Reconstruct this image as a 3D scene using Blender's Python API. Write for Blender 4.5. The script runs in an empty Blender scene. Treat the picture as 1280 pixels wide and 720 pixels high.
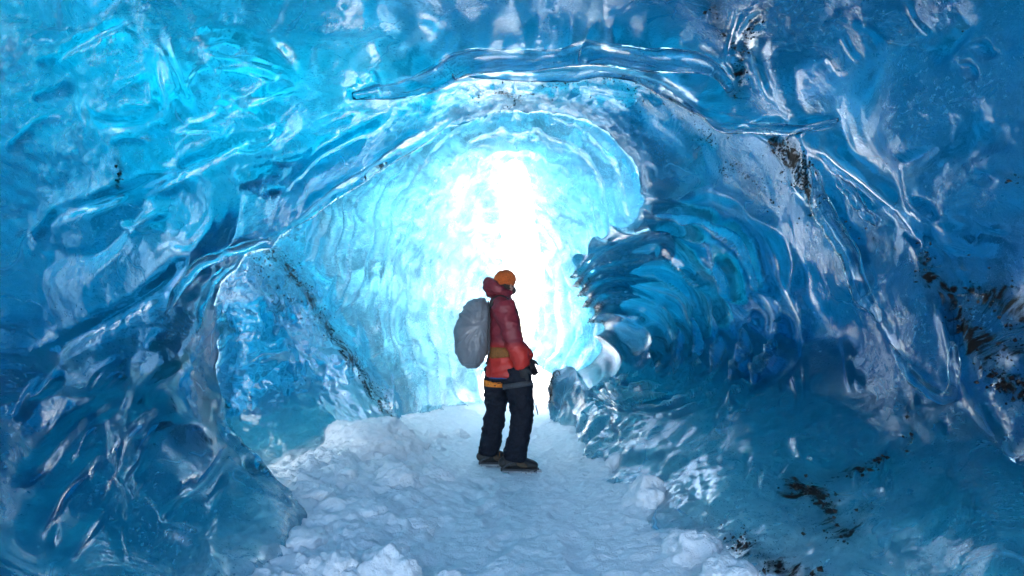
import bpy, bmesh, math, random
import numpy as np
from mathutils import Vector, Matrix
random.seed(7)
rng = np.random.default_rng(11)
scene = bpy.context.scene
COL = scene.collection

# ------------------------------------------------------------------ camera
F = 640.0                      # focal length in photo pixels (18 mm lens)
CAM_H = 1.10
PITCH = math.atan(70.0 / F)
CAM = np.array([0.0, 0.0, CAM_H])
FWD = np.array([0.0, math.cos(PITCH), math.sin(PITCH)])
UPV = np.array([0.0, -math.sin(PITCH), math.cos(PITCH)])
RGT = np.array([1.0, 0.0, 0.0])
cam_data = bpy.data.cameras.new("camera")
cam_data.lens = 18.0
cam_data.sensor_width = 36.0
cam_data.clip_start = 0.05
cam_data.clip_end = 2000.0
cam = bpy.data.objects.new("camera", cam_data)
COL.objects.link(cam)
cam.location = CAM.tolist()
cam.rotation_euler = (math.pi / 2 + PITCH, 0, 0)
scene.camera = cam

# ------------------------------------------------------------------ sky and sun
SUN_EL, SUN_AZ = math.radians(46), math.radians(-72)   # azimuth from +Y, towards +X
world = bpy.data.worlds.new("World")
scene.world = world
world.use_nodes = True
wn = world.node_tree.nodes
sky = wn.new("ShaderNodeTexSky")
sky.sky_type = 'NISHITA'
sky.sun_disc = False
sky.sun_elevation = SUN_EL
sky.sun_rotation = SUN_AZ
sky.air_density = 1.0
sky.dust_density = 2.5
sky.ozone_density = 1.0
wn["Background"].inputs[1].default_value = 0.15
world.node_tree.links.new(sky.outputs[0], wn["Background"].inputs[0])
sun_data = bpy.data.lights.new("sun", 'SUN')
sun_data.energy = 4.0
sun_data.angle = math.radians(0.5)
sun_data.color = (1.0, 0.96, 0.90)
sun = bpy.data.objects.new("sun", sun_data)
COL.objects.link(sun)
sd = Vector((math.sin(SUN_AZ) * math.cos(SUN_EL), math.cos(SUN_AZ) * math.cos(SUN_EL), math.sin(SUN_EL)))
sun.rotation_euler = sd.to_track_quat('Z', 'Y').to_euler()
sun.location = (sd * 30)[:]

scene.view_settings.view_transform = 'Standard'
scene.view_settings.look = 'None'
scene.view_settings.exposure = 3.5
scene.view_settings.gamma = 1.0
scene.cycles.use_denoising = True
scene.cycles.max_bounces = 11
scene.cycles.diffuse_bounces = 4
scene.cycles.glossy_bounces = 4
scene.cycles.transmission_bounces = 10
scene.cycles.transparent_max_bounces = 8
scene.cycles.sample_clamp_indirect = 12.0

# ------------------------------------------------------------------ helpers
def pix(px, py, Y):
    """World point seen at photo pixel (px, py) at world depth Y."""
    d = FWD + RGT * ((px - 640.0) / F) + UPV * ((360.0 - py) / F)
    return CAM + d * (Y / d[1])

def tag(o, label=None, cat=None, group=None, kind=None):
    if label: o['label'] = label
    if cat: o['category'] = cat
    if group: o['group'] = group
    if kind: o['kind'] = kind
    return o

_perm = rng.permutation(256).astype(np.int64)
_perm = np.concatenate([_perm, _perm, _perm])
_grad = rng.normal(size=(256, 3)); _grad /= np.linalg.norm(_grad, axis=1)[:, None]
_grad = _grad.astype(np.float32)

def perlin(P):
    P = np.asarray(P, dtype=np.float32)
    i = np.floor(P).astype(np.int64); f = P - i
    i &= 255
    w = f * f * f * (f * (f * 6 - 15) + 10)
    out = np.zeros(len(P), np.float32)
    for dx in (0, 1):
        wx = w[:, 0] if dx else 1 - w[:, 0]
        for dy in (0, 1):
            wy = w[:, 1] if dy else 1 - w[:, 1]
            for dz in (0, 1):
                wz = w[:, 2] if dz else 1 - w[:, 2]
                h = _perm[_perm[_perm[i[:, 0] + dx] + i[:, 1] + dy] + i[:, 2] + dz]
                g = _grad[h]
                out += wx * wy * wz * (g[:, 0] * (f[:, 0] - dx) + g[:, 1] * (f[:, 1] - dy) + g[:, 2] * (f[:, 2] - dz))
    return out * 1.6

def fbm(P, oct=4, gain=0.5, lac=2.03, ridged=False):
    P = np.asarray(P, dtype=np.float32)
    a, s, t = 1.0, np.zeros(len(P), np.float32), 0.0
    for k in range(oct):
        n = perlin(P + 17.3 * k)
        s += a * ((1 - 2 * np.abs(n)) if ridged else n)
        t += a; a *= gain; P = P * lac
    return s / t

def worley(P):
    """Distance to the nearest and second nearest random cell point."""
    P = np.asarray(P, np.float32); i = np.floor(P).astype(np.int64); f = P - i
    f1 = np.full(len(P), 9.0, np.float32); f2 = f1.copy()
    for dx in (-1, 0, 1):
        for dy in (-1, 0, 1):
            for dz in (-1, 0, 1):
                h = _perm[_perm[_perm[(i[:, 0] + dx) & 255] + ((i[:, 1] + dy) & 255)] + ((i[:, 2] + dz) & 255)]
                c = _grad[h] * 0.42 + 0.5 + np.array([dx, dy, dz], np.float32)
                d = np.sqrt(((f - c) ** 2).sum(1))
                f2 = np.minimum(f2, np.maximum(f1, d)); f1 = np.minimum(f1, d)
    return f1, f2

def rbf_fit(D, v, smooth=1e-4):
    n = len(D)
    r = np.linalg.norm(D[:, None] - D[None], axis=2)
    A = np.zeros((n + 4, n + 4))
    A[:n, :n] = r ** 3 * 0.3 - r * 1.0 - np.eye(n) * smooth
    P = np.hstack([np.ones((n, 1)), D]); A[:n, n:] = P; A[n:, :n] = P.T
    A[n:, n:] -= np.eye(4) * 1e-9
    return D, np.linalg.solve(A, np.concatenate([v, np.zeros(4)]))

def rbf_eval(model, X):
    D, w = model; n = len(D)
    out = np.empty(len(X))
    for k in range(0, len(X), 40000):
        x = X[k:k + 40000]
        r = np.sqrt(np.maximum(((x[:, None] - D[None]) ** 2).sum(2), 1e-12))
        out[k:k + 40000] = (r ** 3 * 0.3 - r) @ w[:n] + w[n] + x @ w[n + 1:]
    return out

def pdir(px, py):
    px = np.asarray(px, float); py = np.asarray(py, float)
    d = FWD + RGT * ((px - 640.0) / F)[:, None] + UPV * ((360.0 - py) / F)[:, None]
    return d / np.linalg.norm(d, axis=1)[:, None]

def catmull(pts, n):
    """Resample a control polyline to n points, even in chord length of its pixel columns."""
    pts = np.asarray(pts, float)
    ext = np.vstack([2 * pts[0] - pts[1], pts, 2 * pts[-1] - pts[-2]])
    out = []
    for k in range(len(pts) - 1):
        p0, p1, p2, p3 = ext[k:k + 4]
        t = np.linspace(0, 1, 40, endpoint=False)[:, None]
        out.append(0.5 * (2 * p1 + (p2 - p0) * t + (2 * p0 - 5 * p1 + 4 * p2 - p3) * t ** 2 + (3 * p1 - p0 - 3 * p2 + p3) * t ** 3))
    out = np.vstack(out + [pts[-1:]])
    L = np.concatenate([[0], np.cumsum(np.linalg.norm(np.diff(out[:, :2], axis=0), axis=1))])
    q = np.linspace(0, L[-1], n)
    return np.stack([np.interp(q, L, out[:, c]) for c in range(out.shape[1])], 1)

def polydist(px, py, pts):
    """Pixel distance to a polyline and the 0..1 position along it."""
    pts = np.asarray(pts, float)
    best = np.full(len(px), 1e9, np.float32); pos = np.zeros(len(px), np.float32)
    L = np.concatenate([[0], np.cumsum(np.linalg.norm(np.diff(pts, axis=0), axis=1))])
    for k in range(len(pts) - 1):
        a, b = pts[k], pts[k + 1]; ab = b - a; l2 = (ab ** 2).sum()
        t = np.clip(((px - a[0]) * ab[0] + (py - a[1]) * ab[1]) / l2, 0, 1)
        d = np.hypot(px - a[0] - t * ab[0], py - a[1] - t * ab[1])
        m = d < best
        best = np.where(m, d, best); pos = np.where(m, (L[k] + t * math.sqrt(l2)) / L[-1], pos)
    return best, pos

def smoothstep(a, b, x):
    t = np.clip((x - a) / (b - a), 0, 1)
    return t * t * (3 - 2 * t)

def grid_normals(P):
    du = np.gradient(P, axis=0); dv = np.gradient(P, axis=1)
    n = np.cross(du, dv)
    return n / np.maximum(np.linalg.norm(n, axis=2, keepdims=True), 1e-9)

def mesh_from(name, verts, faces, mats, mat_index=None, smooth=True, parent=None):
    verts = np.asarray(verts, np.float32); faces = np.asarray(faces, np.int32)
    me = bpy.data.meshes.new(name)
    me.vertices.add(len(verts)); me.vertices.foreach_set("co", verts.ravel())
    k = faces.shape[1]
    me.loops.add(faces.size); me.loops.foreach_set("vertex_index", faces.ravel())
    me.polygons.add(len(faces))
    me.polygons.foreach_set("loop_start", np.arange(0, faces.size, k, dtype=np.int32))
    for m in (mats if isinstance(mats, (list, tuple)) else [mats]): me.materials.append(m)
    me.update(calc_edges=True)
    if mat_index is not None: me.polygons.foreach_set("material_index", np.asarray(mat_index, np.int32))
    me.polygons.foreach_set("use_smooth", np.full(len(faces), smooth))
    me.update()
    o = bpy.data.objects.new(name, me)
    COL.objects.link(o)
    if parent: o.parent = parent
    return o

def grid_faces(nu, nv, off=0):
    i = np.arange(nu - 1)[:, None] * nv + np.arange(nv - 1)[None] + off
    return np.stack([i, i + nv, i + nv + 1, i + 1], 2).reshape(-1, 4)

def vattr(o, name, vals):
    a = o.data.attributes.new(name, 'FLOAT', 'POINT')
    a.data.foreach_set("value", np.asarray(vals, np.float32))

# ------------------------------------------------------------------ materials
def new_mat(name):
    m = bpy.data.materials.new(name); m.use_nodes = True
    nt = m.node_tree
    for n in list(nt.nodes): nt.nodes.remove(n)
    out = nt.nodes.new("ShaderNodeOutputMaterial")
    return m, nt, out

def N(nt, typ, **kw):
    n = nt.nodes.new(typ)
    ins = kw.pop('ins', {})
    for k, v in kw.items(): setattr(n, k, v)
    for k, v in ins.items():
        if hasattr(v, 'is_linked') or isinstance(v, bpy.types.NodeSocket): nt.links.new(v, n.inputs[k])
        else: n.inputs[k].default_value = v
    return n

def ramp(nt, fac, stops):
    r = nt.nodes.new("ShaderNodeValToRGB")
    while len(r.color_ramp.elements) < len(stops): r.color_ramp.elements.new(0.5)
    for e, (p, c) in zip(r.color_ramp.elements, stops):
        e.position = p; e.color = (c, c, c, 1) if not isinstance(c, tuple) else (*c, 1)
    nt.links.new(fac, r.inputs[0])
    return r.outputs[0]

def mathn(nt, op, a, b=0.0, clamp=False):
    n = nt.nodes.new("ShaderNodeMath"); n.operation = op; n.use_clamp = clamp
    for k, v in enumerate((a, b)):
        if isinstance(v, (int, float)): n.inputs[k].default_value = v
        else: nt.links.new(v, n.inputs[k])
    return n.outputs[0]

def ice_material(name, sigma_color, density, cloud_lo, cloud_hi, bump=0.25, rough=0.06, body=(0.10, 0.38, 0.57), glow=(0.55, 0.86, 0.97)):
    m, nt, out = new_mat(name)
    geo = N(nt, "ShaderNodeNewGeometry")
    co = N(nt, "ShaderNodeTexCoord").outputs["Object"]
    warp = N(nt, "ShaderNodeTexNoise", ins={"Vector": co, "Scale": 1.4, "Detail": 3.0})
    wv = N(nt, "ShaderNodeVectorMath", operation='SCALE', ins={0: warp.outputs["Color"], "Scale": 0.9})
    wv = N(nt, "ShaderNodeVectorMath", operation='ADD', ins={0: co, 1: wv.outputs[0]}).outputs[0]
    cl = N(nt, "ShaderNodeTexNoise", ins={"Vector": wv, "Scale": 2.3, "Detail": 9.0, "Roughness": 0.66})
    fine = N(nt, "ShaderNodeTexNoise", ins={"Vector": wv, "Scale": 17.0, "Detail": 6.0, "Roughness": 0.7})
    spk = N(nt, "ShaderNodeTexVoronoi", ins={"Vector": wv, "Scale": 60.0})
    bub = ramp(nt, spk.outputs["Distance"], [(0.0, 1.0), (0.16, 0.0)])
    cloud = mathn(nt, 'ADD', mathn(nt, 'MULTIPLY', cl.outputs[0], 0.7), mathn(nt, 'MULTIPLY', fine.outputs[0], 0.3))
    att = N(nt, "ShaderNodeAttribute", attribute_name="cloudy").outputs["Fac"]
    cloud = mathn(nt, 'ADD', cloud, mathn(nt, 'MULTIPLY', att, 0.25))
    cfac = ramp(nt, cloud, [(0.40, cloud_lo), (0.66, cloud_hi)])
    cfac = mathn(nt, 'ADD', cfac, mathn(nt, 'MULTIPLY', bub, 0.28), True)
    # trapped bubbles, frost specks, healed cracks and drawn-out bubble trains
    sp = N(nt, "ShaderNodeTexNoise", ins={"Vector": co, "Scale": 55.0, "Detail": 2.0, "Roughness": 0.6})
    spm = N(nt, "ShaderNodeTexNoise", ins={"Vector": co, "Scale": 1.9, "Detail": 4.0})
    speck = mathn(nt, 'MULTIPLY', ramp(nt, sp.outputs[0], [(0.58, 0.0), (0.66, 1.0)]), ramp(nt, spm.outputs[0], [(0.42, 0.0), (0.62, 0.75)]))
    mp = N(nt, "ShaderNodeMapping", ins={"Vector": wv, "Scale": (2.5, 5.0, 13.0), "Rotation": (0.5, 0.35, 0.2)})
    stn = N(nt, "ShaderNodeTexNoise", ins={"Vector": mp.outputs[0], "Scale": 1.6, "Detail": 6.0, "Roughness": 0.62, "Distortion": 0.7})
    train = mathn(nt, 'MULTIPLY', ramp(nt, stn.outputs[0], [(0.54, 0.0), (0.72, 0.34)]), ramp(nt, spm.outputs[0], [(0.40, 0.15), (0.58, 1.0)]))
    ck = N(nt, "ShaderNodeTexVoronoi", feature='DISTANCE_TO_EDGE', ins={"Vector": wv, "Scale": 1.5})
    crack = mathn(nt, 'MULTIPLY', ramp(nt, ck.outputs["Distance"], [(0.0, 0.5), (0.018, 0.0)]), ramp(nt, cl.outputs[0], [(0.48, 0.0), (0.6, 1.0)]))
    cfac = mathn(nt, 'ADD', cfac, mathn(nt, 'ADD', mathn(nt, 'MULTIPLY', speck, 0.6), mathn(nt, 'ADD', train, crack)), True)
    cfac = mathn(nt, 'ADD', cfac, mathn(nt, 'MULTIPLY', mathn(nt, 'SUBTRACT', att, 1.0, True), 1.3), True)
    # bump
    b1 = N(nt, "ShaderNodeTexNoise", ins={"Vector": co, "Scale": 9.0, "Detail": 5.0, "Roughness": 0.55, "Distortion": 0.6})
    b2 = N(nt, "ShaderNodeTexNoise", ins={"Vector": co, "Scale": 42.0, "Detail": 3.0})
    h = mathn(nt, 'ADD', b1.outputs[0], mathn(nt, 'MULTIPLY', b2.outputs[0], 0.35))
    h = mathn(nt, 'ADD', h, mathn(nt, 'MULTIPLY', stn.outputs[0], 0.7))
    clr = N(nt, "ShaderNodeAttribute", attribute_name="clear").outputs["Fac"]      # polished folds without bubbles
    inv = mathn(nt, 'SUBTRACT', 1.0, mathn(nt, 'MULTIPLY', clr, 0.85))
    cfac = mathn(nt, 'MULTIPLY', cfac, inv)
    bst = mathn(nt, 'MULTIPLY', mathn(nt, 'MULTIPLY', inv, bump), mathn(nt, 'ADD', 0.7, mathn(nt, 'MULTIPLY', att, 2.0)))
    bn = N(nt, "ShaderNodeBump", ins={"Strength": bst, "Distance": 0.06, "Height": h}).outputs[0]
    glass = N(nt, "ShaderNodeBsdfGlass", ins={"Color": (0.95, 0.985, 1, 1), "Roughness": rough, "IOR": 1.44, "Normal": bn})
    dif = N(nt, "ShaderNodeBsdfPrincipled", ins={"Base Color": (*body, 1), "Roughness": 0.09, "Normal": bn, "IOR": 1.5})
    trl = N(nt, "ShaderNodeBsdfTranslucent", ins={"Color": (*glow, 1), "Normal": bn})
    bubbly = N(nt, "ShaderNodeMixShader", ins={0: 0.65, 1: dif.outputs[0], 2: trl.outputs[0]})
    ice = N(nt, "ShaderNodeMixShader", ins={0: cfac, 1: glass.outputs[0], 2: bubbly.outputs[0]})
    # dirt
    da = N(nt, "ShaderNodeAttribute", attribute_name="dirt").outputs["Fac"]
    dn = N(nt, "ShaderNodeTexNoise", ins={"Vector": wv, "Scale": 8.0, "Detail": 8.0, "Roughness": 0.72})
    dn2 = N(nt, "ShaderNodeTexVoronoi", ins={"Vector": wv, "Scale": 26.0})
    dnn = mathn(nt, 'SUBTRACT', dn.outputs[0], mathn(nt, 'MULTIPLY', dn2.outputs[0], 0.22))
    dthr = mathn(nt, 'SUBTRACT', 0.80, mathn(nt, 'MULTIPLY', da, 0.50))
    hard = mathn(nt, 'MULTIPLY', mathn(nt, 'SUBTRACT', dnn, dthr), 6.5, True)
    silt = mathn(nt, 'MULTIPLY', mathn(nt, 'SUBTRACT', cloud, mathn(nt, 'SUBTRACT', 0.75, mathn(nt, 'MULTIPLY', da, 0.45))), 2.2, True)
    silt = mathn(nt, 'MULTIPLY', silt, 0.45)
    dm = mathn(nt, 'MAXIMUM', hard, silt)
    dcol = N(nt, "ShaderNodeMixRGB", ins={0: fine.outputs[0], 1: (0.003, 0.003, 0.0035, 1), 2: (0.011, 0.0098, 0.0092, 1)})
    dirt = N(nt, "ShaderNodeBsdfPrincipled", ins={"Base Color": dcol.outputs[0], "Specular IOR Level": 0.12, "Roughness": 0.6, "Normal": bn})
    fin = N(nt, "ShaderNodeMixShader", ins={0: dm, 1: ice.outputs[0], 2: dirt.outputs[0]})
    nt.links.new(fin.outputs[0], out.inputs["Surface"])
    va = N(nt, "ShaderNodeVolumeAbsorption", ins={"Color": (*sigma_color, 1), "Density": density})
    nt.links.new(va.outputs[0], out.inputs["Volume"])
    return m, va

def crust_material(name, sigma_color, density, scale=1.9):
    """Weathered, bubbly white outer crust of the glacier that lets daylight in."""
    m, nt, out = new_mat(name)
    co = N(nt, "ShaderNodeTexCoord").outputs["Object"]
    n1 = N(nt, "ShaderNodeTexNoise", ins={"Vector": co, "Scale": scale, "Detail": 8.0, "Roughness": 0.65, "Distortion": 1.2})
    c = ramp(nt, n1.outputs[0], [(0.36, (0.26, 0.31, 0.34)), (0.60, (0.95, 0.97, 0.98))])
    trl = N(nt, "ShaderNodeBsdfTranslucent", ins={"Color": c})
    dif = N(nt, "ShaderNodeBsdfDiffuse", ins={"Color": c})
    mx = N(nt, "ShaderNodeMixShader", ins={0: 0.72, 1: dif.outputs[0], 2: trl.outputs[0]})
    nt.links.new(mx.outputs[0], out.inputs["Surface"])
    va = N(nt, "ShaderNodeVolumeAbsorption", ins={"Color": (*sigma_color, 1), "Density": density})
    nt.links.new(va.outputs[0], out.inputs["Volume"])
    return m

SIG = (0.12, 0.838, 0.892)
M_ICE, _ = ice_material("clear_blue_ice", SIG, 2.6, 0.03, 0.36, bump=0.16, rough=0.04)
M_FOLD, _ = ice_material("polished_clear_ice", (0.35, 0.86, 0.93), 0.9, 0.0, 0.05, bump=0.03, rough=0.015)
M_CRUST = crust_material("glacier_crust", SIG, 2.6)
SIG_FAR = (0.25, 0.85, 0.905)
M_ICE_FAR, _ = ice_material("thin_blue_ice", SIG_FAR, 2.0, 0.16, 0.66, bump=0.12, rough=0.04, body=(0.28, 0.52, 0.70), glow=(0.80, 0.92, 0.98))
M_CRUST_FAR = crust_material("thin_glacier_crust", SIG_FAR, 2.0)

def snow_material():
    m, nt, out = new_mat("snow")
    co = N(nt, "ShaderNodeTexCoord").outputs["Object"]
    n1 = N(nt, "ShaderNodeTexNoise", ins={"Vector": co, "Scale": 14.0, "Detail": 8.0, "Roughness": 0.7})
    n2 = N(nt, "ShaderNodeTexNoise", ins={"Vector": co, "Scale": 90.0, "Detail": 4.0, "Roughness": 0.7})
    h = mathn(nt, 'ADD', n1.outputs[0], mathn(nt, 'MULTIPLY', n2.outputs[0], 0.5))
    bn = N(nt, "ShaderNodeBump", ins={"Strength": 0.75, "Distance": 0.035, "Height": h}).outputs[0]
    col = ramp(nt, n1.outputs[0], [(0.3, (0.80, 0.83, 0.85)), (0.6, (0.91, 0.92, 0.93))])
    p = N(nt, "ShaderNodeBsdfPrincipled", ins={"Base Color": col, "Roughness": 0.6, "Normal": bn, "IOR": 1.31})
    nt.links.new(p.outputs[0], out.inputs["Surface"])
    return m
M_SNOW = snow_material()
# ------------------------------------------------------------------ near ice arch (walls and roof in front of the lip)
LIP = [(300,790,2.1),(352,700,2.6),(362,655,2.9),(345,612,3.15),(295,588,3.3),(262,540,3.5),(255,485,3.7),(272,420,4.0),
       (268,360,4.3),(300,322,4.5),(330,300,4.7),(430,222,5.2),(510,175,5.6),(580,143,5.9),(640,132,6.0),(710,138,5.9),
       (760,160,5.7),(795,203,5.6),(808,250,5.8),(785,288,6.5),(750,312,7.2),(722,328,7.7),(735,370,7.7),(756,410,7.6),
       (750,442,7.4),(728,462,7.2),(696,470,7.0),(686,492,7.2),(694,520,7.5),(700,560,7.8)]
CTRL_A = [ # left mass
 (180,690,2.2),(80,690,1.9),(0,700,1.7),(0,600,1.9),(120,560,2.4),(200,520,2.9),(200,640,2.4),(290,655,2.6),(250,720,2.25),(312,705,2.35),(325,690,2.5),
 (0,450,2.2),(100,420,2.7),(200,380,3.4),(0,300,2.3),(120,290,2.9),(230,270,3.6),(0,180,2.3),(130,180,2.9),(250,160,3.6),
 (0,40,2.2),(130,60,2.7),(260,60,3.2),(350,150,4.2),(400,100,4.0),(480,120,4.8),
 # roof
 (400,20,3.1),(520,20,3.3),(560,45,3.8),(640,35,3.7),(640,0,3.0),(640,95,5.2),(720,90,5.2),(800,120,5.2),(880,180,5.0),
 (760,5,3.0),(860,0,2.9),(740,28,3.6),(860,50,3.5),(920,85,3.5),(960,40,2.9),
 # right mass
 (1000,170,3.5),(1060,250,3.3),(1090,340,3.1),(1150,430,2.8),(1200,500,2.6),(1280,590,2.2),
 (1050,80,2.8),(1150,50,2.4),(1280,0,1.9),(1280,120,2.0),(1150,170,2.5),(1280,250,2.1),(1180,280,2.6),
 (1220,370,2.65),(1280,350,2.3),(1280,450,2.2),
 (900,240,5.0),(950,280,4.6),(1000,330,4.2),(1050,420,3.9),(1000,450,4.1),(1040,510,3.4),(1130,560,2.7),(1200,640,2.1),(1280,700,1.7),
 # scalloped bowl and its bench
 (860,330,6.3),(860,400,6.5),(800,400,6.9),(930,400,5.6),(880,460,5.7),(820,470,6.2),(760,470,6.7),
 (740,487,6.3),(800,500,5.1),(860,515,4.3),(930,530,3.7),
 (740,530,6.0),(800,570,4.4),(860,570,3.75),(900,630,2.95),(950,700,2.45),(1000,620,2.85),(1050,690,2.3),
 # below the snow
 (700,720,3.4),(800,740,2.9),(640,800,2.8),(400,800,2.4)]

def build_arch():
    ns, nt_ = 1000, 520
    lip = catmull(LIP, ns)
    u, v = (lip[:, 0] - 640) / F, (360 - lip[:, 1]) / F
    a0 = np.arctan(np.hypot(u, v)); f0 = np.unwrap(np.arctan2(v, u))
    if f0[0] < 0: f0 += 2 * np.pi
    f0 = np.radians(232) + (f0 - f0[0])
    f1 = np.radians(np.linspace(244, -72, ns))
    tt = np.linspace(0, 1, nt_)
    q = np.where(tt < 0.90, tt / 0.90 * 0.74, 0.74 + (tt - 0.90) / 0.10 * 0.26)   # most rows inside the view
    al = a0[:, None] + (math.radians(120) - a0[:, None]) * q[None] ** 1.1
    w = smoothstep(0, 0.6, q)[None]
    ph = f0[:, None] * (1 - w) + f1[:, None] * w
    dirs = (np.cos(al)[..., None] * FWD + np.sin(al)[..., None] * (np.cos(ph)[..., None] * RGT + np.sin(ph)[..., None] * UPV))
    D, L = [], []
    for (x, y, Y) in CTRL_A + [tuple(p) for p in lip[::22]]:
        d = pdir([x], [y])[0]; D.append(d); L.append(math.log(Y / d[1]))
    for a, dd in ((75, 2.5), (100, 2.5), (130, 3.2), (150, 4.0)):
        for p in range(-80, 260, 40):
            r = math.radians(a); pr = math.radians(p)
            D.append(math.cos(r) * FWD + math.sin(r) * (math.cos(pr) * RGT + math.sin(pr) * UPV))
            k = 1.0 if p > -20 and p < 200 else 0.85
            L.append(math.log(dd * k))
    mod = rbf_fit(np.array(D), np.array(L))
    flat = dirs.reshape(-1, 3)
    dist = np.exp(rbf_eval(mod, flat)).reshape(ns, nt_)
    rl = np.clip(1 - q / 0.035, 0, 1)[None]                       # the lip is a rounded edge that curls away
    curl = (0.28 + 0.22 * fbm(np.stack([np.linspace(0, 14, ns), np.zeros(ns), np.zeros(ns)], 1), 3))[:, None]
    dist = dist + curl * (1 - np.sqrt(1 - 0.97 * rl ** 2))
    base = CAM + dirs * dist[..., None]
    nrm = grid_normals(base)
    if (nrm * (CAM - base)).sum(2).mean() < 0: nrm = -nrm
    z = np.maximum(flat @ FWD, 0.05)
    px = 640 + F * (flat @ RGT) / z; py = 360 - F * (flat @ UPV) / z
    infront = (flat @ FWD) > 0.25
    px = np.where(infront, px, 9999).astype(np.float32); py = np.where(infront, py, 9999).astype(np.float32)
    dep = dist.ravel() * np.maximum(flat @ FWD, 0.3)
    P = base.reshape(-1, 3).astype(np.float32)
    # flow coordinates along and across the arch
    sv = np.repeat(np.linspace(0, 11, ns), nt_); tv = np.tile(q * 7.5, ns)
    warp = fbm(P * 0.7, 3)
    flow = np.stack([sv * 0.55 + warp * 0.8, tv * 1.9 + warp * 2.2, np.full_like(sv, 3.1)], 1)
    # bowl coordinates: a fan of arcs that meet at the bowl's lower inner corner
    bu = (px - 722) * 0.845 - (py - 474) * 0.535
    bowl_a = np.where(bu > 4, ((px - 722) ** 2 + (py - 474) ** 2) / np.maximum(2 * bu, 8), 999)
    inbowl = smoothstep(172, 140, bowl_a) * smoothstep(545, 500, py) * infront
    edge = smoothstep(0, 0.05, np.tile(q, ns))
    calm = 1 - infront * smoothstep(780, 900, px) * (0.55 + 0.35 * smoothstep(300, 420, py))
    f1, f2 = worley(flow * np.array([1.0, 0.75, 1.0]))
    g1, g2 = worley(P * 2.1 + warp[:, None] * 0.8)
    disp = 0.15 * fbm(flow * 0.8, 2) + 0.20 * (0.4 + 0.6 * calm) * np.minimum(f1, 1.0) ** 2 + 0.02 * calm * fbm(flow * 1.7, 3, ridged=True)
    disp += 0.05 * g1 ** 2 * smoothstep(-0.2, 0.3, fbm(P * 0.6 + 12, 2))
    busy = smoothstep(-0.15, 0.35, fbm(P * 0.8 + 31, 3) + 0.25 * smoothstep(700, 200, px) * smoothstep(400, 150, py))
    disp += 0.05 * fbm(P * 1.3, 3) + busy * (0.022 * fbm(P * 3.1, 3, ridged=True) + 0.022 * fbm(P * 7.0, 3, ridged=True) + 0.009 * fbm(P * 17.0, 3, ridged=True))
    top = infront * smoothstep(520, 600, px) * smoothstep(960, 900, px) * smoothstep(60, 30, py)
    band = infront * smoothstep(530, 590, px) * smoothstep(1010, 930, px) * smoothstep(55, 85, py) * smoothstep(330, 230, py)
    build_arch.cloudy = np.clip(0.45 * busy * infront + 0.6 * top + 0.8 * band * (0.6 + 0.8 * fbm(P * 2.4, 3)), 0, 1.2)
    rimc = smoothstep(0.05, 0.015, np.tile(q, ns)) * np.repeat(1 - np.exp(-((np.arange(ns) / ns - 0.335) / 0.09) ** 2), nt_)
    build_arch.cloudy = np.maximum(build_arch.cloudy, (1.15 + 0.9 * fbm(P * 2.3 + 40, 3)) * rimc)
    disp += smoothstep(0.06, 0.0, np.tile(q, ns)) * (0.10 * fbm(P * 2.6 + 3, 4) + 0.03 * fbm(P * 9, 2))
    disp += band * 0.03 * fbm(P * 4.2 + 8, 5)
    disp *= (1 - 0.35 * top) * (1 - 0.9 * inbowl) * (0.6 + 0.4 * edge) * (0.45 + 0.55 * calm)
    # scallops of the bowl: concave cups with sharp crests, stretched along arcs
    wv = fbm(np.stack([px / 80, py / 80, px * 0], 1), 2)
    rho = bowl_a / 17.5 + wv * 0.7
    cr = np.abs(np.sin(np.pi * rho))
    amp = np.clip(0.6 + 0.8 * fbm(np.stack([px / 60 + 9, py / 60, px * 0], 1), 2), 0.1, 1)
    room = smoothstep(0, 60, np.hypot(px - 722, py - 474))
    disp += inbowl * room * smoothstep(14, 40, bowl_a) * 0.29 * amp * (1 - cr) ** 1.25
    # small scallops on the lower right wall
    low = smoothstep(490, 530, py) * smoothstep(660, 700, px) * (1 - 0.75 * smoothstep(960, 1100, px)) * infront
    disp += low * (0.03 * fbm(P * np.array([2.0, 2.6, 1.2], np.float32), 3, ridged=True) + 0.035 * worley(P * np.array([3.0, 4.0, 1.9], np.float32))[0] + 0.015 * fbm(P * 8.0, 3, ridged=True))
    # folds and ribs traced along the arch (pixel line, half width, height ratio)
    rib = np.zeros(len(px), np.float32); clear = np.zeros(len(px), np.float32)
    for pts, wd, k in RIBS:
        x0, x1 = min(p[0] for p in pts) - 5 * wd, max(p[0] for p in pts) + 5 * wd
        y0, y1 = min(p[1] for p in pts) - 5 * wd, max(p[1] for p in pts) + 5 * wd
        m = infront & (px > x0) & (px < x1) & (py > y0) & (py < y1)
        if not m.any(): continue
        wob = 1 + 0.5 * fbm(np.stack([px[m] / 60, py[m] / 60, px[m] * 0 + wd], 1), 2)
        d, pos = polydist(px[m], py[m], catmull([(a, b) for a, b in pts], 40))
        tap = smoothstep(0, 0.22, pos) * smoothstep(0, 0.22, 1 - pos)
        prof = np.exp(-np.abs(d / (wd * wob)) ** 2.4) * tap
        rib[m] = np.maximum(rib[m], (2.1 if pts[0][0] < 500 else 1.6) * k * wd * dep[m] / F * prof)
        clear[m] = np.maximum(clear[m], np.exp(-(d / (wd * 1.5)) ** 2) * tap)
    disp = disp * (1 - 0.7 * clear) + rib
    build_arch.clear = np.maximum(clear, 0.8 * inbowl)
    disp = disp.reshape(ns, nt_)
    inner = base + nrm * disp[..., None]
    # outer crust, further out from the middle of the cave
    C0 = np.array([0.0, -0.3, 1.3])
    od = base - C0; on = od / np.linalg.norm(od, axis=2, keepdims=True)
    el = np.clip(on[..., 2], -1, 1)
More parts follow.
